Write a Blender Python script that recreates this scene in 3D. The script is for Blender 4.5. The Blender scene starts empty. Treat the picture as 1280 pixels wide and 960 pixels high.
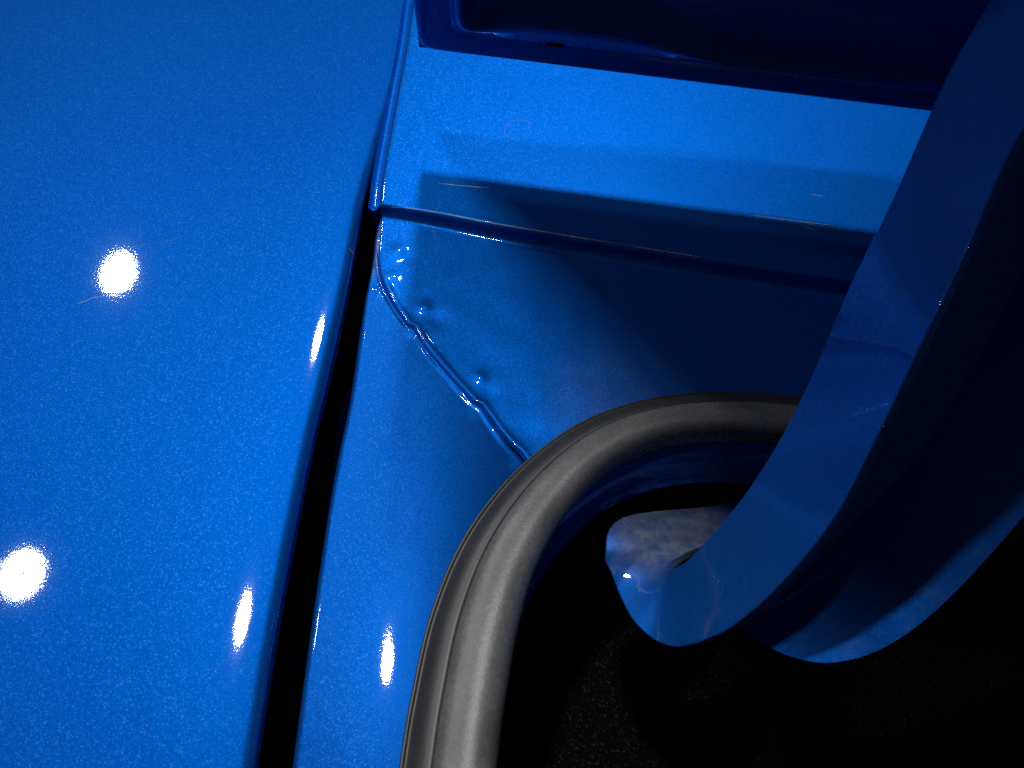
import bpy, math, random
from mathutils import Vector, noise
from mathutils.bvhtree import BVHTree

random.seed(4)
scene = bpy.context.scene
MM = 0.001

# ------------------------------------------------------------------ camera
TILT = math.radians(30.0)
DIST = 0.25
FPX = 1256.0
cam_data = bpy.data.cameras.new("camera")
cam = bpy.data.objects.new("camera", cam_data)
scene.collection.objects.link(cam)
CAM = Vector((0.0, -DIST * math.sin(TILT), DIST * math.cos(TILT)))
cam.location = CAM
cam.rotation_euler = (TILT, 0.0, 0.0)
cam_data.sensor_width = 36.0
cam_data.lens = 36.0 * FPX / 1280.0
cam_data.clip_start = 0.005
cam_data.clip_end = 50.0
cam_data.dof.use_dof = True
cam_data.dof.focus_distance = 0.255
cam_data.dof.aperture_fstop = 22.0
scene.camera = cam

# ------------------------------------------------------------------ world and lamps
world = bpy.data.worlds.new("World")
scene.world = world
world.use_nodes = True
bg = world.node_tree.nodes["Background"]
bg.inputs["Color"].default_value = (0.45, 0.62, 1.0, 1.0)
bg.inputs["Strength"].default_value = 0.016

# four round ceiling lamps of the workshop, 1.6 m above the car
LAMPS = [(-1.24, 1.472, 1.60), (-1.208, 0.467, 1.60), (0.045, 0.986, 1.60), (-0.18, 0.266, 1.60)]
LAMP_POWER = [7.0, 4.4, 9.9, 8.4]
for i, p in enumerate(LAMPS):
    ld = bpy.data.lights.new("ceiling_lamp", 'AREA')
    ld.shape = 'DISK'
    ld.size = (0.115, 0.125, 0.11, 0.10)[i]
    ld.energy = LAMP_POWER[i]
    ld.color = (0.97, 0.98, 1.0)
    lo = bpy.data.objects.new("ceiling_lamp", ld)
    scene.collection.objects.link(lo)
    lo.location = p
    # round emitter with a dark boss in the middle
    ld.use_nodes = True
    nt = ld.node_tree
    em = nt.nodes["Emission"]
    geo = nt.nodes.new('ShaderNodeNewGeometry')
    dist = nt.nodes.new('ShaderNodeVectorMath')
    dist.operation = 'DISTANCE'
    dist.inputs[1].default_value = (0.5, 0.5, 0.0)
    nt.links.new(geo.outputs['Parametric'], dist.inputs[0])
    gt = nt.nodes.new('ShaderNodeMath')
    gt.operation = 'GREATER_THAN'
    gt.inputs[1].default_value = 0.13
    nt.links.new(dist.outputs['Value'], gt.inputs[0])
    nt.links.new(gt.outputs[0], em.inputs['Strength'])
    lo.rotation_euler = (Vector((0, 0, 0)) - Vector(p)).to_track_quat('-Z', 'Y').to_euler()

scene.view_settings.view_transform = 'Standard'
scene.view_settings.look = 'None'
scene.view_settings.exposure = 0.0
scene.view_settings.gamma = 1.0
scene.render.engine = 'CYCLES'
scene.cycles.use_denoising = False
scene.cycles.max_bounces = 8
scene.cycles.sample_clamp_indirect = 1.5


# ------------------------------------------------------------------ measuring helpers
_f = Vector((0, math.sin(TILT), -math.cos(TILT)))
_r = Vector((1, 0, 0))
_u = Vector((0, math.cos(TILT), math.sin(TILT)))


def U(px, py, z=0.0):
    """point at height z (mm) on the sight line measured in the photograph"""
    d = _f + _r * ((px - 640.0) / FPX) + _u * ((480.0 - py) / FPX)
    t = (z * MM - CAM.z) / d.z
    return CAM + d * t


def catmull(pts, n):
    """n points, evenly spaced, on a smooth curve through pts"""
    P = [pts[0] * 2 - pts[1]] + list(pts) + [pts[-1] * 2 - pts[-2]]
    out = []
    for i in range(1, len(P) - 2):
        p0, p1, p2, p3 = P[i - 1], P[i], P[i + 1], P[i + 2]
        for k in range(24):
            t = k / 24.0
            out.append(0.5 * ((2 * p1) + (p2 - p0) * t + (2 * p0 - 5 * p1 + 4 * p2 - p3) * t * t
                              + (3 * p1 - p0 - 3 * p2 + p3) * t ** 3))
    out.append(pts[-1].copy())
    L = [0.0]
    for a, b in zip(out, out[1:]):
        L.append(L[-1] + (b - a).length)
    res, j = [], 0
    for k in range(n):
        s = L[-1] * k / (n - 1)
        while j < len(L) - 2 and L[j + 1] < s:
            j += 1
        seg = L[j + 1] - L[j]
        res.append(out[j].lerp(out[j + 1], (s - L[j]) / seg if seg > 0 else 0))
    return res


def lin(a, b, n):
    return [a.lerp(b, i / (n - 1)) for i in range(n)]


def smooth(a, b, x):
    t = max(0.0, min(1.0, (x - a) / (b - a)))
    return t * t * (3 - 2 * t)


def mesh_obj(name, verts, faces, mat, parent=None, smooth_shade=True):
    me = bpy.data.meshes.new(name)
    me.from_pydata([tuple(v) for v in verts], [], faces)
    me.validate()
    if smooth_shade:
        me.polygons.foreach_set("use_smooth", [True] * len(me.polygons))
    me.materials.append(mat)
    me.update()
    o = bpy.data.objects.new(name, me)
    scene.collection.objects.link(o)
    if parent is not None:
        o.parent = parent
    return o


def grid_obj(name, rows, mat, parent=None, flip=False, thick=0.0):
    nr, nc = len(rows), len(rows[0])
    verts = [p for r in rows for p in r]
    faces = []
    for i in range(nr - 1):
        for j in range(nc - 1):
            a, b, c, d = i * nc + j, i * nc + j + 1, (i + 1) * nc + j + 1, (i + 1) * nc + j
            faces.append((a, d, c, b) if flip else (a, b, c, d))
    o = mesh_obj(name, verts, faces, mat, parent)
    if thick:
        m = o.modifiers.new("sheet", 'SOLIDIFY')
        m.thickness = thick
        m.offset = -1.0
        m.use_even_offset = False
    return o


def empty(name, loc, label=None, cat=None):
    e = bpy.data.objects.new(name, None)
    scene.collection.objects.link(e)
    e.empty_display_size = 0.01
    e.location = loc
    if label:
        e["label"] = label
        e["category"] = cat
    return e


def tag(o, label, cat):
    o["label"] = label
    o["category"] = cat
    return o


# ------------------------------------------------------------------ materials
def new_mat(name):
    m = bpy.data.materials.new(name)
    m.use_nodes = True
    nt = m.node_tree
    return m, nt, nt.nodes["Principled BSDF"]


def N(nt, typ, **kw):
    n = nt.nodes.new(typ)
    for k, v in kw.items():
        setattr(n, k, v)
    return n


def paint(name, base=(0.0, 0.122, 0.575), flake=1.0, peel=1.0, dust=0.0, rough=0.45, metal=0.6, dust_at=None, dust_col=(0.55, 0.56, 0.58)):
    m, nt, b = new_mat(name)
    L = nt.links.new
    tc = N(nt, 'ShaderNodeTexCoord')
    vor = N(nt, 'ShaderNodeTexVoronoi')
    vor.inputs['Scale'].default_value = 4600.0
    L(tc.outputs['Object'], vor.inputs['Vector'])
    sub = N(nt, 'ShaderNodeVectorMath', operation='SUBTRACT')
    sub.inputs[1].default_value = (0.5, 0.5, 0.5)
    L(vor.outputs['Color'], sub.inputs[0])
    sc = N(nt, 'ShaderNodeVectorMath', operation='SCALE')
    sc.inputs['Scale'].default_value = 0.14 * flake
    L(sub.outputs[0], sc.inputs[0])
    geo = N(nt, 'ShaderNodeNewGeometry')
    add = N(nt, 'ShaderNodeVectorMath', operation='ADD')
    L(geo.outputs['Normal'], add.inputs[0])
    L(sc.outputs[0], add.inputs[1])
    nrm = N(nt, 'ShaderNodeVectorMath', operation='NORMALIZE')
    L(add.outputs[0], nrm.inputs[0])
    L(nrm.outputs[0], b.inputs['Normal'])
    # flake brightness: mostly even, a few bright ones
    sep = N(nt, 'ShaderNodeSeparateColor')
    L(vor.outputs['Color'], sep.inputs[0])
    ramp = N(nt, 'ShaderNodeValToRGB')
    e = ramp.color_ramp.elements
    e[0].position = 0.0
    e[0].color = (base[0] * 0.88, base[1] * 0.88, base[2] * 0.9, 1)
    e[1].position = 0.90
    e[1].color = (base[0] * 1.05, base[1] * 1.08, base[2] * 1.05, 1)
    e2 = e.new(0.985)
    e2.color = (base[0] + 0.03 * flake, base[1] + 0.10 * flake, min(1, base[2] + 0.2 * flake), 1)
    L(sep.outputs[0], ramp.inputs['Fac'])
    col = ramp.outputs['Color']
    if dust > 0:
        nz = N(nt, 'ShaderNodeTexNoise')
        nz.inputs['Scale'].default_value = 300.0
        nz.inputs['Detail'].default_value = 8.0
        nz.inputs['Roughness'].default_value = 0.7
        nz.inputs['Distortion'].default_value = 0.2
        L(tc.outputs['Object'], nz.inputs['Vector'])
        r2 = N(nt, 'ShaderNodeValToRGB')
        r2.color_ramp.elements[0].position = 0.22 if dust_at else 0.45
        r2.color_ramp.elements[0].color = (0, 0, 0, 1)
        r2.color_ramp.elements[1].position = 0.75
        r2.color_ramp.elements[1].color = (dust, dust, dust, 1)
        L(nz.outputs[0], r2.inputs['Fac'])
        fac = r2.outputs['Color']
        if dust_at is not None:      # dust settled in one place
            dd = N(nt, 'ShaderNodeVectorMath', operation='DISTANCE')
            dd.inputs[1].default_value = dust_at[0]
            L(tc.outputs['Object'], dd.inputs[0])
            m1 = N(nt, 'ShaderNodeMapRange', interpolation_type='SMOOTHSTEP')
            m1.inputs['From Min'].default_value = dust_at[1]
            m1.inputs['From Max'].default_value = dust_at[2]
            m1.inputs['To Min'].default_value = 1.0
            m1.inputs['To Max'].default_value = 0.03
            L(dd.outputs['Value'], m1.inputs['Value'])
            m2 = N(nt, 'ShaderNodeMath', operation='MULTIPLY')
            L(fac, m2.inputs[0])
            L(m1.outputs[0], m2.inputs[1])
            fac = m2.outputs[0]
        mx = N(nt, 'ShaderNodeMix', data_type='RGBA')
        L(fac, mx.inputs[0])
        L(col, mx.inputs[6])
        mx.inputs[7].default_value = (*dust_col, 1)
        col = mx.outputs[2]
        mr = N(nt, 'ShaderNodeMapRange')
        L(fac, mr.inputs['Value'])
        mr.inputs['To Min'].default_value = 1.0
        mr.inputs['To Max'].default_value = 0.1
        L(mr.outputs[0], b.inputs['Coat Weight'])
    L(col, b.inputs['Base Color'])
    b.inputs['Metallic'].default_value = metal
    b.inputs['Roughness'].default_value = rough
    b.inputs['Specular IOR Level'].default_value = 0.0
    b.inputs['Coat Weight'].default_value = 1.0
    b.inputs['Coat Roughness'].default_value = 0.035
    b.inputs['Coat IOR'].default_value = 1.5
    # orange peel and fine dust in the clear coat
    n1 = N(nt, 'ShaderNodeTexNoise')
    n1.inputs['Scale'].default_value = 1700.0
    n1.inputs['Detail'].default_value = 2.0
    L(tc.outputs['Object'], n1.inputs['Vector'])
    bp = N(nt, 'ShaderNodeBump')
    bp.inputs['Strength'].default_value = 1.0
    bp.inputs['Distance'].default_value = 0.000004 * peel
    L(n1.outputs[0], bp.inputs['Height'])
    L(bp.outputs[0], b.inputs['Coat Normal'])
    return m


def rubber(name, lo, hi, rough, bump):
    m, nt, b = new_mat(name)
    L = nt.links.new
    tc = N(nt, 'ShaderNodeTexCoord')
    n1 = N(nt, 'ShaderNodeTexNoise')
    n1.inputs['Scale'].default_value = 900.0
    n1.inputs['Detail'].default_value = 5.0
    n1.inputs['Roughness'].default_value = 0.65
    L(tc.outputs['Object'], n1.inputs['Vector'])
    n2 = N(nt, 'ShaderNodeTexNoise')
    n2.inputs['Scale'].default_value = 90.0
    n2.inputs['Detail'].default_value = 4.0
    L(tc.outputs['Object'], n2.inputs['Vector'])
    mx = N(nt, 'ShaderNodeMath', operation='MULTIPLY')
    L(n1.outputs[0], mx.inputs[0])
    L(n2.outputs[0], mx.inputs[1])
    rp = N(nt, 'ShaderNodeValToRGB')
    rp.color_ramp.elements[0].position = 0.1
    rp.color_ramp.elements[0].color = (lo, lo * 0.99, lo * 0.95, 1)
    rp.color_ramp.elements[1].position = 0.42
    rp.color_ramp.elements[1].color = (hi, hi * 0.99, hi * 0.95, 1)
    L(mx.outputs[0], rp.inputs['Fac'])
    L(rp.outputs[0], b.inputs['Base Color'])
    b.inputs['Roughness'].default_value = rough
    b.inputs['Specular IOR Level'].default_value = 0.9
    bp = N(nt, 'ShaderNodeBump')
    bp.inputs['Strength'].default_value = 1.0
    bp.inputs['Distance'].default_value = bump
    L(n1.outputs[0], bp.inputs['Height'])
    L(bp.outputs[0], b.inputs['Normal'])
    return m


def felt():
    m, nt, b = new_mat("felt")
    L = nt.links.new
    tc = N(nt, 'ShaderNodeTexCoord')
    n1 = N(nt, 'ShaderNodeTexNoise')
    n1.inputs['Scale'].default_value = 1100.0
    n1.inputs['Detail'].default_value = 6.0
    n1.inputs['Roughness'].default_value = 0.8
    L(tc.outputs['Object'], n1.inputs['Vector'])
    rp = N(nt, 'ShaderNodeValToRGB')
    rp.color_ramp.elements[0].position = 0.56
    rp.color_ramp.elements[0].color = (0.008, 0.008, 0.009, 1)
    rp.color_ramp.elements[1].position = 0.75
    rp.color_ramp.elements[1].color = (0.32, 0.33, 0.35, 1)
    L(n1.outputs[0], rp.inputs['Fac'])
    L(rp.outputs[0], b.inputs['Base Color'])
    b.inputs['Roughness'].default_value = 1.0
    b.inputs['Specular IOR Level'].default_value = 0.05
    bp = N(nt, 'ShaderNodeBump')
    bp.inputs['Distance'].default_value = 0.0015
    L(n1.outputs[0], bp.inputs['Height'])
    L(bp.outputs[0], b.inputs['Normal'])
    return m


def plain(name, col, rough=0.6, metal=0.0, spec=0.5):
    m, nt, b = new_mat(name)
    L = nt.links.new
    tc = N(nt, 'ShaderNodeTexCoord')
    n1 = N(nt, 'ShaderNodeTexNoise')
    n1.inputs['Scale'].default_value = 300.0
    n1.inputs['Detail'].default_value = 6.0
    L(tc.outputs['Object'], n1.inputs['Vector'])
    rp = N(nt, 'ShaderNodeValToRGB')
    rp.color_ramp.elements[0].position = 0.3
    rp.color_ramp.elements[0].color = tuple(c * 0.6 for c in col) + (1,)
    rp.color_ramp.elements[1].position = 0.7
    rp.color_ramp.elements[1].color = tuple(min(1, c * 1.2) for c in col) + (1,)
    L(n1.outputs[0], rp.inputs['Fac'])
    L(rp.outputs[0], b.inputs['Base Color'])
    b.inputs['Roughness'].default_value = rough
    b.inputs['Metallic'].default_value = metal
    b.inputs['Specular IOR Level'].default_value = spec
    return m


PAINT = paint("blue_metallic_paint", rough=0.53)
PAINT_IN = paint("blue_metallic_paint_inner", flake=0.8, peel=1.6)
PAINT_ARM = paint("blue_paint_hinge", flake=0.25, peel=0.8, dust=0.08, rough=0.40, metal=0.35)
PAINT_HOOK = paint("blue_paint_hook", flake=0.25, peel=0.8, dust=0.75, rough=0.40, metal=0.35, dust_col=(0.66, 0.64, 0.56), dust_at=(tuple(U(845, 680, -24)), 0.010, 0.022))
PAINT_GL = paint("blue_paint_gutter_corner", flake=0.8, peel=1.4, dust=0.55, dust_at=(tuple(U(474, 318, -9)), 0.003, 0.012), dust_col=(0.34, 0.40, 0.62))
PAINT_GR = paint("blue_paint_gutter_shelf", flake=0.9, peel=1.4, dust=0.14, dust_at=(tuple(U(770, 500, -9)), 0.004, 0.024), dust_col=(0.34, 0.40, 0.62))
RUBBER = rubber("dense_rubber", 0.035, 0.06, 0.42, 0.00002)
SPONGE = rubber("sponge_rubber", 0.13, 0.25, 0.38, 0.00006)
FELT = felt()
BLACK = plain("notch_black", (0.006, 0.006, 0.008), 0.8, 0.0, 0.1)  # near-black colour for the dark gap of the lid notch
RUST = plain("brown_bare_steel", (0.10, 0.06, 0.035), 0.6, 0.3)
SCRATCH = plain("scratched_clear_coat", (0.62, 0.66, 0.72), 0.5)
STAIN = plain("dried_water_mark", (0.10, 0.22, 0.50), 0.5)
RUBBED_LIT = plain("rubbed_lit_edge", (0.10, 0.12, 0.17), 0.5)
WEAR = plain("worn_primer", (0.55, 0.55, 0.56), 0.5)

# ------------------------------------------------------------------ car body
body = empty("car_body", (0, 0, 0),
             "glossy metallic blue car body corner around the open boot", "car body")

# --- quarter panel: crowned skin with a rolled edge dropping into the gap
edge_px = [(590, -330), (556, -180), (533, -80), (516, 0), (506, 60), (493, 110), (471, 190), (455, 250),
           (444, 310), (435, 360), (409, 480), (390, 560), (348, 770), (315, 960), (295, 1080), (266, 1260), (240, 1420)]
E = catmull([U(x, y, -3.0) for x, y in edge_px], 150)


def qp_slope(s, f):       # dz/ds, s in mm leftwards from the roll; f runs down the edge
    return (0.18 - 0.03 * f) * math.exp(-s / (7.5 + 3.5 * f)) - s / 800.0


RR = 3.0


def qp_profile(f):        # (distance left of edge, z) in mm, from far left to the hem
    flat = [(0.0, 0.0)]
    zq, s_ = 0.0, 0.0
    while s_ < 340:
        ds = 0.8 if s_ < 40 else 3.0
        zq += qp_slope(s_ + ds / 2, f) * ds
        s_ += ds
        flat.append((s_, zq))
    a0 = math.atan(qp_slope(0, f))
    pr = [(d + RR * (1 - math.sin(a0)), z + RR * math.cos(a0) - RR) for d, z in reversed(flat)]
    for k in range(1, 13):
        a = a0 + (math.pi / 2 - a0) * k / 12
        pr.append((RR * (1 - math.sin(a)), RR * math.cos(a) - RR))
    for dz in (0.8, 2.0, 3.6):
        pr.append((0.05 * dz, -RR - dz))
    return pr + [(0.9, -RR - 4.1), (2.0, -RR - 3.9)]


T = (E[-1] - E[0]).normalized()
PERP = Vector((T.y, -T.x, 0)).normalized()
if PERP.x > 0:
    PERP = -PERP
rows = []
for i, p in enumerate(E):
    yc = p.y
    row = []
    for (d, z) in qp_profile(smooth(0.02, -0.06, p.y)):
        q = p + PERP * (d * MM)
        sag = -(q.y ** 2) / (2 * 1.6)       # slight crown along the car
        row.append(Vector((q.x, q.y, p.z + (RR + z) * MM + sag)))
    rows.append(row)
QP = grid_obj("quarter_panel", rows, PAINT, body)
EDGE = E

# --- boot gutter floors
seam_px = [(476, 318), (478, 338), (484, 358), (497, 382), (507, 396), (512, 404), (520, 407), (526, 417), (540, 438), (572, 474),
           (590, 493), (596, 499), (604, 502), (620, 524), (640, 548), (652, 558), (664, 574)]
ZF = -6.0
SEAM = catmull([U(x, y, ZF) for x, y in seam_px], 140)


def seam_dist(p):
    best, side = 9.0, 1.0
    for a, b in zip(SEAM[::2], SEAM[2::2]):
        ab = b - a
        t = max(0.0, min(1.0, ((p.x - a.x) * ab.x + (p.y - a.y) * ab.y) / (ab.x ** 2 + ab.y ** 2)))
        dx, dy = p.x - a.x - ab.x * t, p.y - a.y - ab.y * t
        d = math.hypot(dx, dy)
        if d < best:
            best = d
    return best / MM


BUMPS = [(531, 383, 0.48, 1.6), (524, 386, 0.25, 1.2), (600, 469, 0.46, 1.5), (498, 316, 0.4, 2.4),
         (490, 346, 0.25, 1.9), (505, 322, -0.25, 2.5), (548, 400, -0.3, 2.8), (612, 490, -0.25, 2.6), (660, 540, -0.3, 4.0)]
BUMPS = [(U(x, y, ZF), a, s_) for x, y, a, s_ in BUMPS]
BUMPS_L = [(472, 362, 0.45, 1.3), (512, 414, 0.4, 1.2), (596, 512, 0.2, 1.6), (480, 300, 0.8, 2.4), (648, 572, 0.35, 1.6)]
BUMPS_L = [(U(x, y, ZF), a, s_) for x, y, a, s_ in BUMPS_L]


def bumps(p, lst):
    z = 0.0
    for c, a, s_ in lst:
        d2 = ((p.x - c.x) ** 2 + (p.y - c.y) ** 2) / (s_ * MM) ** 2
        if d2 < 12:
            z += a * math.exp(-d2)
    return z


def coons(top, bottom, left, right, nu, nv, fu=None, fv=None):
    """top/bottom run along u, left/right along v"""
    def at(c, t):
        x = t * (len(c) - 1)
        i = min(int(x), len(c) - 2)
        return c[i].lerp(c[i + 1], x - i)
    rows_ = []
    for j in range(nv + 1):
        v = j / nv
        v = fv(v) if fv else v
        r_ = []
        for i in range(nu + 1):
            u = i / nu
            u = fu(u) if fu else u
            p = (at(top, u) * (1 - v) + at(bottom, u) * v + at(left, v) * (1 - u) + at(right, v) * u
                 - (top[0] * (1 - u) * (1 - v) + top[-1] * u * (1 - v) + bottom[0] * (1 - u) * v + bottom[-1] * u * v))
            r_.append(p)
        rows_.append(r_)
    return rows_


ridge_px = [(480, 252), (520, 259), (560, 266), (640, 281), (760, 300), (900, 322), (1080, 348), (1300, 378), (1520, 406)]
RIDGE_Z = -1.2
RIDGE = catmull([U(x, y, RIDGE_Z) for x, y in ridge_px], 140)

strip_px = [(470, 1260), (484, 1090), (500, 960), (515, 870), (540, 765), (582, 670), (645, 590), (722, 532), (805, 502),
            (900, 492), (1010, 499), (1150, 520), (1330, 552), (1520, 590)]
STRIP = catmull([U(x, y, ZF) for x, y in strip_px], 170)

# right-hand gutter floor
_rd = (RIDGE[-1] - RIDGE[0]).normalized()
RFRONT = Vector((_rd.y, -_rd.x, 0)).normalized()
top = [Vector((p.x, p.y, 0)) + RFRONT * 0.0013 + Vector((0, 0, ZF * MM)) for p in catmull(RIDGE[::6] + [RIDGE[-1]], 160)]


def ridge_dist(p):
    best = 1.0
    for a, b in zip(RIDGE[::4], RIDGE[4::4]):
        ab = b - a
        t = max(0.0, min(1.0, ((p.x - a.x) * ab.x + (p.y - a.y) * ab.y) / (ab.x ** 2 + ab.y ** 2)))
        best = min(best, math.hypot(p.x - a.x - ab.x * t, p.y - a.y - ab.y * t))
    return best / MM
i0 = min(range(len(STRIP)), key=lambda i: (STRIP[i] - SEAM[-1]).length)
bottom = [p + Vector((0.002, -0.004, 0)) for p in STRIP[i0:]]
bottom = catmull(bottom[::6] + [bottom[-1]], 120)
left = catmull([top[0]] + SEAM[::3] + [SEAM[-1], bottom[0]], 200)
right = lin(top[-1], bottom[-1], 20)
fu = lambda t: 0.45 * t + 0.55 * t ** 2.4
rows = coons(top, bottom, left, right, 230, 160, fu, lambda t: 0.35 * t + 0.65 * t * t)
for j, r in enumerate(rows):
    for p in r:
        d = seam_dist(p)
        z = ZF + bumps(p, BUMPS)
        z += 0.55                                   # laps over the left sheet
        z += 0.10 * noise.noise(p * 120)
        z += 0.32 * math.exp(-((d - 0.2) / 0.8) ** 2) * (0.85 + 0.4 * noise.noise(p * 160)) * smooth(0.0, 12.0, (SEAM[0] - p).length / MM)
        z += (p.y - SEAM[0].y) * 30.0               # slopes gently to the opening
        z -= (p.x - SEAM[0].x) * 10.0
        e = ridge_dist(p)
        k = math.exp(-max(0.0, e - 1.3) / 0.4)
        z = z * (1 - k) + (RIDGE_Z - 0.95) * k
        p.z = z * MM
# rolled lip along the lap
ext = []
for j, r in enumerate(rows):
    a = r[0]
    o = (a - r[1]); o.z = 0
    o = o.normalized() if o.length > 0 else Vector((-1, 0, 0))
    w = smooth(0.10, 0.2, j / 160.0)
    lip = []
    for (dx, dz) in ((0.75, -1.6), (0.72, -0.9), (0.6, -0.42), (0.42, -0.16), (0.2, -0.04)):
        lip.append(a + o * (dx * MM) + Vector((0, 0, dz * MM * (0.4 + 0.6 * w))))
    ext.append(lip + r)
GR = grid_obj("gutter_sheet", ext, PAINT_GR, body, flip=True)

# left-hand gutter floor, crowned, rolling down into the deep groove
groove_px = [(478, 268), (472, 295), (468, 330), (459, 380), (444, 490), (426, 580), (404, 720), (370, 960), (348, 1090), (324, 1260)]
G = catmull([U(x, y, ZF) for x, y in groove_px], 140)
rightb = catmull([U(486, 268, ZF)] + [p + Vector((0.0012, 0.0006, 0)) for p in SEAM[::9]] + [p + Vector((0.003, -0.002, 0)) for p in reversed(STRIP[2:i0 - 4:6])] + [STRIP[0] + Vector((0.003, 0, 0))], 140)


def lengthwise(y):            # the channel dips towards both ends
    d = y + 0.065
    c = min(abs(d), 0.025)
    return (y - SEAM[0].y) * 0.025 - (c * c / (2 * 0.75) + max(0.0, abs(d) - 0.025) * 0.025 / 0.75) + 0.0028


rows = []
NV, NU = 220, 56
for j in range(NV + 1):
    v = j / NV
    def at(c, t):
        x = t * (len(c) - 1)
        i = min(int(x), len(c) - 2)
        return c[i].lerp(c[i + 1], x - i)
    a, b = at(G, v), at(rightb, v)
    width = (b - a).length / MM
    o = (a - b).normalized()
    r = []
    for (dx, dz) in ((13.0, -44), (6.5, -44), (3.4, -42), (2.8, -34.0), (2.5, -20.0), (2.35, -12.0), (2.2, -7.0), (2.05, -3.8), (1.8, -2.2), (1.45, -1.15), (1.0, -0.48), (0.5, -0.11)):
        k = min(1.0, 0.5 + 0.5 * width / 16)
        q = a + o * (dx * k * MM)
        q.z = (ZF + dz) * MM
        r.append((q, True))
    for i in range(NU + 1):
        r.append((a.lerp(b, i / NU), False))
    row = []
    za = None
    for i, (q, roll) in enumerate(r):
        xm = (q - a).dot(-o) / MM           # mm right of groove edge
        crown = -((xm - 16.0) ** 2) / (2 * 88.0) if not roll else -(16.0 ** 2) / 176.0
        z = crown * smooth(2, 16, width)
        if not roll:
            d = seam_dist(q)
            z += 0.55 * math.exp(-((d - 1.3) / 0.55) ** 2) * (0.85 + 0.5 * noise.noise(q * 200)) - 0.5 * math.exp(-(d / 0.75) ** 2)
            z += bumps(q, BUMPS_L)
            z += 0.10 * noise.noise(q * 60)
            q = Vector((q.x, q.y, (ZF + z) * MM + lengthwise(q.y)))
        else:
            q = Vector((q.x, q.y, q.z + z * MM + lengthwise(q.y)))
        row.append(q)
    rows.append(row)
GL = grid_obj("gutter_channel", rows, PAINT_GL, body, flip=True)

# --- deck panel below the rear window: flat shelf, ditch on its left, step down at its front
deck_left_px = [(535, -60), (524, 0), (515, 60), (502, 125), (484, 219), (480, 252)]
DL = catmull([U(x, y, RIDGE_Z) for x, y in deck_left_px], 40)
DL = [DL[0] + (DL[0] - DL[4]) * 5.0] + DL
back = lin(DL[0], DL[0] + Vector((0.30, 0.0, 0)), 40)
front = [p.copy() for p in RIDGE]
right = lin(back[-1], front[-1], 20)
base = coons(back, front, DL, right, 110, 60, lambda t: t ** 1.4, lambda t: 1 - (1 - t) ** 1.5)
leftp = [(4.6, -2.2), (4.2, -2.9), (3.6, -3.35), (3.0, -3.4), (2.5, -3.15), (2.1, -2.6), (1.8, -1.9), (1.5, -1.2), (1.15, -0.6), (0.75, -0.22), (0.35, -0.05)]
frontp = [(0.4, -0.05), (0.8, -0.22), (1.15, -0.55), (1.3, -0.85), (1.38, -1.3), (1.35, -2.5), (1.3, -5.0), (1.2, -9.0), (1.2, -12.0)]


def deck_depth(q):           # metres behind the front ridge
    d = (RIDGE[-1] - RIDGE[0]).normalized()
    n_ = Vector((-d.y, d.x, 0))
    return (q - RIDGE[0]).dot(n_)


rows = []
nl = []
for j, r in enumerate(base):
    o = (r[0] - r[1]); o.z = 0; o.normalize()
    nl.append(o)
for j, r in enumerate(base):
    full = [(r[0] + nl[j] * (dx * MM), dz) for dx, dz in leftp] + [(p.copy(), 0.0) for p in r]
    rows.append(full)
last = rows[-1]
prev = rows[-3]
dirf = []
for k in range(len(last)):
    d = (RIDGE[-1] - RIDGE[0]).normalized()
    dirf.append(Vector((d.y, -d.x, 0)).normalized())
for dx, dz in frontp:
    rows.append([(q + dirf[k] * (dx * MM), min(z0, dz) if z0 > -1 else min(dz, z0 * 0.9)) for k, (q, z0) in enumerate(last)])
out = []
for r in rows:
    out.append([Vector((q.x, q.y, (RIDGE_Z + dz + 0.05 * noise.noise(q * 60)) * MM + 0.055 * max(0.0, deck_depth(q)))) for q, dz in r])
DECK = grid_obj("deck_panel", out, PAINT_IN, body, flip=True)

# --- inner flange of the opening, painted, below the seal
rows = []
arc = STRIP[10:]
NS = len(arc)


def path_normal(c, i):
    a, b = c[max(0, i - 1)], c[min(len(c) - 1, i + 1)]
    t = (b - a).normalized()
    return Vector((t.y, -t.x, 0)).normalized()     # towards the opening (right-hand side of travel)


for i, p in enumerate(arc):
    n = path_normal(arc, i)
    rag = 1.0 + 0.5 * noise.noise(Vector((i * 0.23, 0, 0)))
    r = []
    for (d, z) in ((10.0, -6.0), (13.5, -6.5), (15.5, -8.0), (16.2, -11.0), (16.6, -15.0), (17.4, -17.0), (18.4, -17.8 * rag ** 0.2)):
        q = p + n * (d * MM)
        r.append(Vector((q.x, q.y, z * MM - 0.002)))
    rows.append(r)
grid_obj("opening_flange", rows, PAINT_ARM, body, thick=0.0009)

# ------------------------------------------------------------------ rubber weatherstrip
carrier = [(-0.2, -0.6), (-0.15, 0.5), (0.1, 0.85), (0.5, 0.85), (0.8, 0.5), (1.2, 0.6), (2.0, 1.5), (3.0, 2.5), (4.2, 3.2), (5.2, 3.6), (5.9, 3.6),
           (6.5, 3.1), (8.0, 2.0)]
bulb = [(6.1, 2.6), (6.1, 3.4), (6.25, 4.1), (6.7, 4.8), (7.6, 5.5), (9.4, 6.2), (11.6, 6.7), (13.8, 6.7), (15.7, 5.9), (16.9, 4.2),
        (17.4, 1.6), (17.0, -1.5), (16.0, -4.0), (12.0, -4.5)]
seal = empty("weatherstrip", (STRIP[60].x, STRIP[60].y, ZF * MM), "matt dark grey rubber seal curving round the boot opening", "rubber seal")


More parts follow.
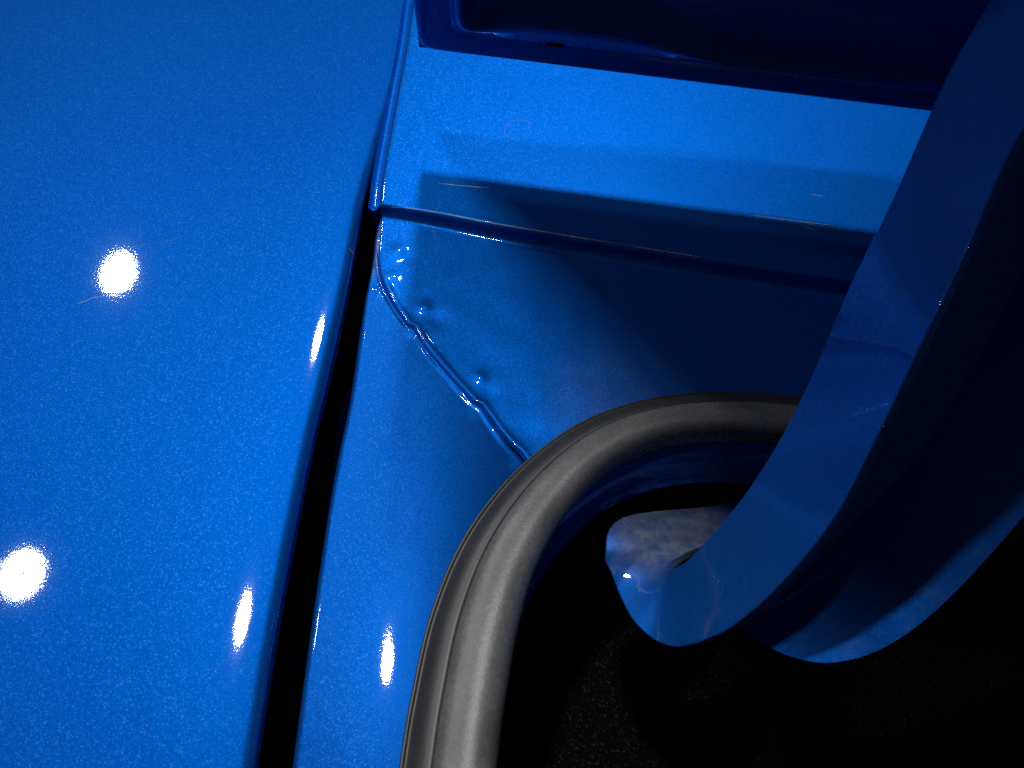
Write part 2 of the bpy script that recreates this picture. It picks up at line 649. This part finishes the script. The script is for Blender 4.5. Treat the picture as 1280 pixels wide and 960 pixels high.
def seal_part(name, prof_, mat):
    rows_ = []
    for i, p in enumerate(STRIP):
        n = path_normal(STRIP, i)
        f = i / (len(STRIP) - 1)
        wsc = 1.18 - 0.40 * smooth(0.22, 0.55, f)
        r_ = []
        for (d, z) in prof_:
            q = p + n * (d * wsc * MM)
            wob = 0.10 * noise.noise(Vector((i * 0.15, d * 0.2, 0)))
            r_.append(Vector((q.x, q.y, (ZF + 0.5 + z + wob) * MM)))
        rows_.append(r_)
    o = grid_obj(name, rows_, mat, seal)
    md = o.modifiers.new("round", 'SUBSURF')
    md.levels = md.render_levels = 1
    return o


seal_part("carrier_lip", carrier, RUBBER)
seal_part("sponge_bulb", bulb, SPONGE)

# ------------------------------------------------------------------ boot lining
x0, x1, y0, y1 = -0.06, 0.34, -0.36, 0.10
rows = []
for j in range(81):
    r = []
    for i in range(81):
        x = x0 + (x1 - x0) * i / 80
        y = y0 + (y1 - y0) * j / 80
        h = 0.004 * noise.noise(Vector((x, y, 0)) * 30) + 0.0015 * noise.noise(Vector((x, y, 3)) * 150)
        m = min(i, 80 - i, j, 80 - j)
        h += 0.060 * (1 - smooth(0, 3, m))
        r.append(Vector((x, y, -0.085 + h)))
    rows.append(r)
carpet = grid_obj("boot_carpet", rows, FELT)
tag(carpet, "black felt carpet deep inside the open boot", "carpet")

# ------------------------------------------------------------------ boot lid with its hinge arm
H = 29.5
A = U(524, 59, H)
B = U(1166, 138, H)
ex = (B - A); ex.z = 0; ex.normalize()
LB = math.radians(-3)
nh = Vector((ex.y, -ex.x, 0))                 # horizontal, towards the camera
up = Vector((0, 0, 1)) * math.cos(LB) - nh * math.sin(LB)
nn = nh * math.cos(LB) + Vector((0, 0, 1)) * math.sin(LB)
lid = empty("tailgate", A, "dark blue open boot lid edge above the shelf, with curved hinge arm", "boot lid")


def lid_pt(u, w, d):
    return A + ex * (u * MM) + up * (w * MM) + nn * (d * MM)


def lid_prof(q, u):
    pts = [(0, 0), (0.3, 0.7), (0.9, 1.15), (1.8, 1.2), (4.5, 0.9), (6.2, 0.5), (6.7, 0.5), (6.95, 1.2), (7.2, 1.5), (7.6, 1.6), (9.0, 2.1), (11.0, 2.9), (12.2, 3.3),
           (13.0, 3.2), (14.0, 2.0), (16, -2), (22, -7), (40, -8), (400, -8)]
    qe = 8.3 + 4.7 * smooth(6, 34, u) * (1 - smooth(52, 88, u))
    if q > 7.2:
        q = 7.2 + (q - 7.2) * 5.8 / (qe - 7.2)
    for (a, za), (b, zb) in zip(pts, pts[1:]):
        if q <= b:
            t = (q - a) / (b - a)
            return za + (zb - za) * t
    return -8.0


us = [0, .15, .3, .6, .9, 1.4, 1.8, 3, 4.5, 5.5, 6.3, 6.6, 6.9, 7.1, 7.3, 7.55, 7.8, 8.2, 8.6, 9.1, 9.6, 10.3, 11, 11.7, 12.5, 13.2, 14, 15, 16, 18, 20, 22, 26, 30, 40]
ws = us + [50, 70, 100, 140, 180, 250, 350, 480, 650]
uu = us + [44 + 4 * k for k in range(20)] + [140, 200, 300, 420]
rows = []
for w in ws:
    r = []
    for u in uu:
        k = 1.4
        q = -k * math.log(math.exp(-min(u * 0.8, 60) / k) + math.exp(-min(w, 60) / k)) if min(u, w) < 30 else min(u * .8, w)
        q = max(q, 0) if min(u, w) > 0 else 0
        r.append(lid_pt(u, w, lid_prof(q / 1.15, u)))
    rows.append(r)
grid_obj("inner_panel", rows, PAINT_IN, lid, flip=False)
rows = []
for w in (0, 1, 5, 60, 180, 480, 650):
    rows.append([lid_pt(u, w, -0.3 - (1.2 if w else 0) - 12 * smooth(20, 60, min(w, u if u < 60 else 60))) for u in (0, 1, 5, 60, 120, 420)])
grid_obj("outer_skin", rows, PAINT, lid, flip=True)

# hinge arm: channel section, two flanges joined by a web, hooking back under the shelf
LE = [(1330, -160, 100), (1273, -40, 88), (1251, 0, 84), (1193, 102, 72), (1121, 262, 54), (1077, 352, 43), (1012, 500, 26), (960, 592, 14), (912, 655, 5), (872, 698, -3), (852, 712, -8)]
RE = [(1420, -60, 106), (1352, 60, 95), (1330, 100, 91), (1278, 185, 82), (1226, 300, 69), (1170, 420, 61), (1102, 560, 43), (1046, 660, 29), (975, 742, 14), (920, 787, 3), (880, 806, -4)]
BI = [(847, 713, -9.5), (844, 712.5, -11), (843, 711.5, -12), (844, 710, -13), (849, 707, -14.5), (859, 700, -17), (882, 687, -22), (914, 655, -29), (960, 612, -40), (1010, 570, -48)]
BO = [(850, 811, -10), (822, 802, -14), (798, 782, -16), (780, 752, -18), (766, 720, -19.5), (757, 697, -20.5), (776, 653, -21), (905, 634, -30), (950, 590, -38), (990, 550, -46)]
NST = 90
inner = catmull([U(*p) for p in LE + BI], 400)
outer = catmull([U(*p) for p in RE + BO], 400)


def corr(le, re, n_sub):
    """paired samples along the two edges"""
    a = [U(*p) for p in le]
    b = [U(*p) for p in re]
    oa, ob = [], []
    Pa = [a[0] * 2 - a[1]] + a + [a[-1] * 2 - a[-2]]
    Pb = [b[0] * 2 - b[1]] + b + [b[-1] * 2 - b[-2]]
    def cr(P, i, t):
        p0, p1, p2, p3 = P[i - 1], P[i], P[i + 1], P[i + 2]
        return 0.5 * ((2 * p1) + (p2 - p0) * t + (2 * p0 - 5 * p1 + 4 * p2 - p3) * t * t + (3 * p1 - p0 - 3 * p2 + p3) * t ** 3)
    for i in range(1, len(Pa) - 2):
        for k in range(n_sub):
            oa.append(cr(Pa, i, k / n_sub))
            ob.append(cr(Pb, i, k / n_sub))
    oa.append(a[-1]); ob.append(b[-1])
    return oa, ob


def ribbon(name, ia, ob, mat, parent, bow=0.0, thick=0.0022):
    rows_ = []
    for a, b in zip(ia, ob):
        w = b - a
        r_ = []
        for k in range(9):
            t = k / 8
            q = a.lerp(b, t)
            q = q + Vector((0, 0, 1)) * (bow * MM * 4 * t * (1 - t))
            r_.append(q)
        rows_.append(r_)
    o = grid_obj(name, rows_, mat, parent, thick=thick)
    bv = o.modifiers.new("edge", 'BEVEL')
    bv.width = 0.0006
    bv.segments = 2
    bv.limit_method = 'ANGLE'
    bv.angle_limit = math.radians(50)
    bv.harden_normals = True
    return o


ia, oa = corr(LE, RE, 6)
ib, ob_ = corr([LE[-1]] + BI, [RE[-1]] + BO, 6)
arm = near = ribbon("hinge_arm", ia + ib[1:], oa + ob_[1:], PAINT_HOOK, lid)
# far flange: same outline one channel width to the right
FL = [(1430, 40, 62), (1340, 200, 46), (1260, 370, 32), (1200, 480, 22), (1150, 560, 14), (1110, 606, 8), (1072, 646, 2), (1040, 680, -3), (1010, 710, -7), (985, 735, -10), (965, 755, -12), (945, 772, -13), (925, 785, -14)]
FR = [(1600, 100, 66), (1500, 300, 50), (1400, 470, 36), (1340, 560, 26), (1284, 640, 18), (1232, 702, 12), (1180, 757, 6), (1130, 798, 1), (1080, 823, -4), (1030, 831, -8), (985, 822, -11), (950, 804, -13), (928, 788, -14)]
fa, fb = corr(FL, FR, 6)
far = ribbon("far_flange", fa, fb, PAINT_ARM, arm)
wa = catmull([p + Vector((0.001, 0, -0.003)) for p in ia[12::6]], 50)
wb = catmull(fa[::6], 50)
web = ribbon("web", wa, wb, PAINT_ARM, arm, bow=0.0)

# black block added to paint the dark gap of a notch in the lid's lip
def block(name, c, ax, ay, az, mat, parent):
    vs = [c + ax * i_ + ay * j_ + az * k_ for i_ in (-1, 1) for j_ in (-1, 1) for k_ in (-1, 1)]
    fs = [(0, 1, 3, 2), (4, 6, 7, 5), (0, 4, 5, 1), (2, 3, 7, 6), (0, 2, 6, 4), (1, 5, 7, 3)]
    o = mesh_obj(name, vs, fs, mat, parent, False)
    bv = o.modifiers.new("edge", 'BEVEL')
    bv.width = 0.0003
    bv.segments = 2
    return o


block("notch_block", lid_pt(36.5, 8.0, 1.3), ex * 0.0024, up * 0.00045, nn * 0.0006, BLACK, lid)

# bare steel hinge bracket tucked under the shelf
rows = []
for k in range(14):
    t = k / 13
    a = U(948 - 34 * math.sin(t * 2.2), 560 + 95 * t, -34 - 4 * t)
    rows.append([a, a + Vector((0.004, 0.001, 0.0015)), a + Vector((0.010, 0.002, 0.0005)), a + Vector((0.016, 0.003, -0.004))])
grid_obj("hinge_bracket", rows, RUST, body, thick=0.0015)

# ------------------------------------------------------------------ small marks
def mark(name, pts, width, mat, parent, target, lift=0.00004, taper=True):
    """thin scratch that follows the surface of target"""
    dg = bpy.context.evaluated_depsgraph_get()
    tree = BVHTree.FromObject(target, dg)
    path = []
    c = catmull([Vector((x, y, 0)) for x, y in pts], max(12, len(pts) * 8))
    for v in c:
        d = (U(v.x, v.y, -30) - CAM).normalized()
        h = tree.ray_cast(CAM, d)
        if h[0] is not None:
            n_ = h[1] if h[1].dot(d) < 0 else -h[1]
            path.append((h[0] + n_ * lift, n_))
    vs, fs = [], []
    m_ = len(path)
    for i, (p, n_) in enumerate(path):
        a, b = path[max(0, i - 1)][0], path[min(m_ - 1, i + 1)][0]
        t = (b - a).normalized()
        sd = t.cross(n_).normalized()
        w = width * MM * 0.5 * (0.5 + 0.9 * abs(noise.noise(p * 900)))
        if taper:
            w *= min(1.0, 0.15 + 4.0 * min(i, m_ - 1 - i) / m_)
        vs += [p + sd * w, p - sd * w]
        if i:
            k = 2 * i
            fs.append((k - 2, k - 1, k + 1, k))
    return mesh_obj(name, vs, fs, mat, parent)


bpy.context.view_layer.update()
mark("scratch", [(548, 229), (575, 232), (612, 235)], 0.22, SCRATCH, DECK, DECK)
mark("scratch", [(938, 269), (985, 275), (1042, 282)], 0.28, SCRATCH, DECK, DECK)
mark("scratch", [(1012, 243), (1030, 245)], 0.15, SCRATCH, DECK, DECK)
mark("scratch", [(1000, 281), (1020, 288)], 0.12, SCRATCH, DECK, DECK)
ring = [(648 + 17 * math.cos(k * 0.524 + .3), 162 + 12 * math.sin(k * 0.524) + 2.5 * math.cos(k * 0.524)) for k in range(12)]
mark("ring_stain", ring, 0.14, STAIN, DECK, DECK, taper=False)
mark("worn_edge", [(489, 259), (510, 260), (560, 268), (600, 276), (640, 283), (700, 293), (780, 306)], 0.30, WEAR, DECK, DECK)
mark("worn_edge", [(780, 306), (830, 314), (880, 322)], 0.16, WEAR, DECK, DECK)
mark("scratch", [(96, 380), (108, 376), (116, 372), (128, 371)], 0.2, SCRATCH, QP, QP)
mark("scratch", [(176, 307), (205, 302), (228, 296)], 0.10, STAIN, QP, QP)
mark("worn_edge", [(1102, 566), (1075, 615), (1046, 663), (1010, 708), (974, 745), (938, 775), (900, 797)], 0.5, RUBBED_LIT, near, near, lift=0.0001)  # rubbed arm edge, with its lit highlight painted in as paler colour
mark("scratch", [(436, 310), (441, 316), (442, 322)], 0.2, SCRATCH, QP, QP)

bpy.context.view_layer.update()
# parents placed at the base of their thing: keep children where they were built
for o in bpy.data.objects:
    if o.parent is lid or o.parent is seal:
        o.matrix_parent_inverse = o.parent.matrix_world.inverted()
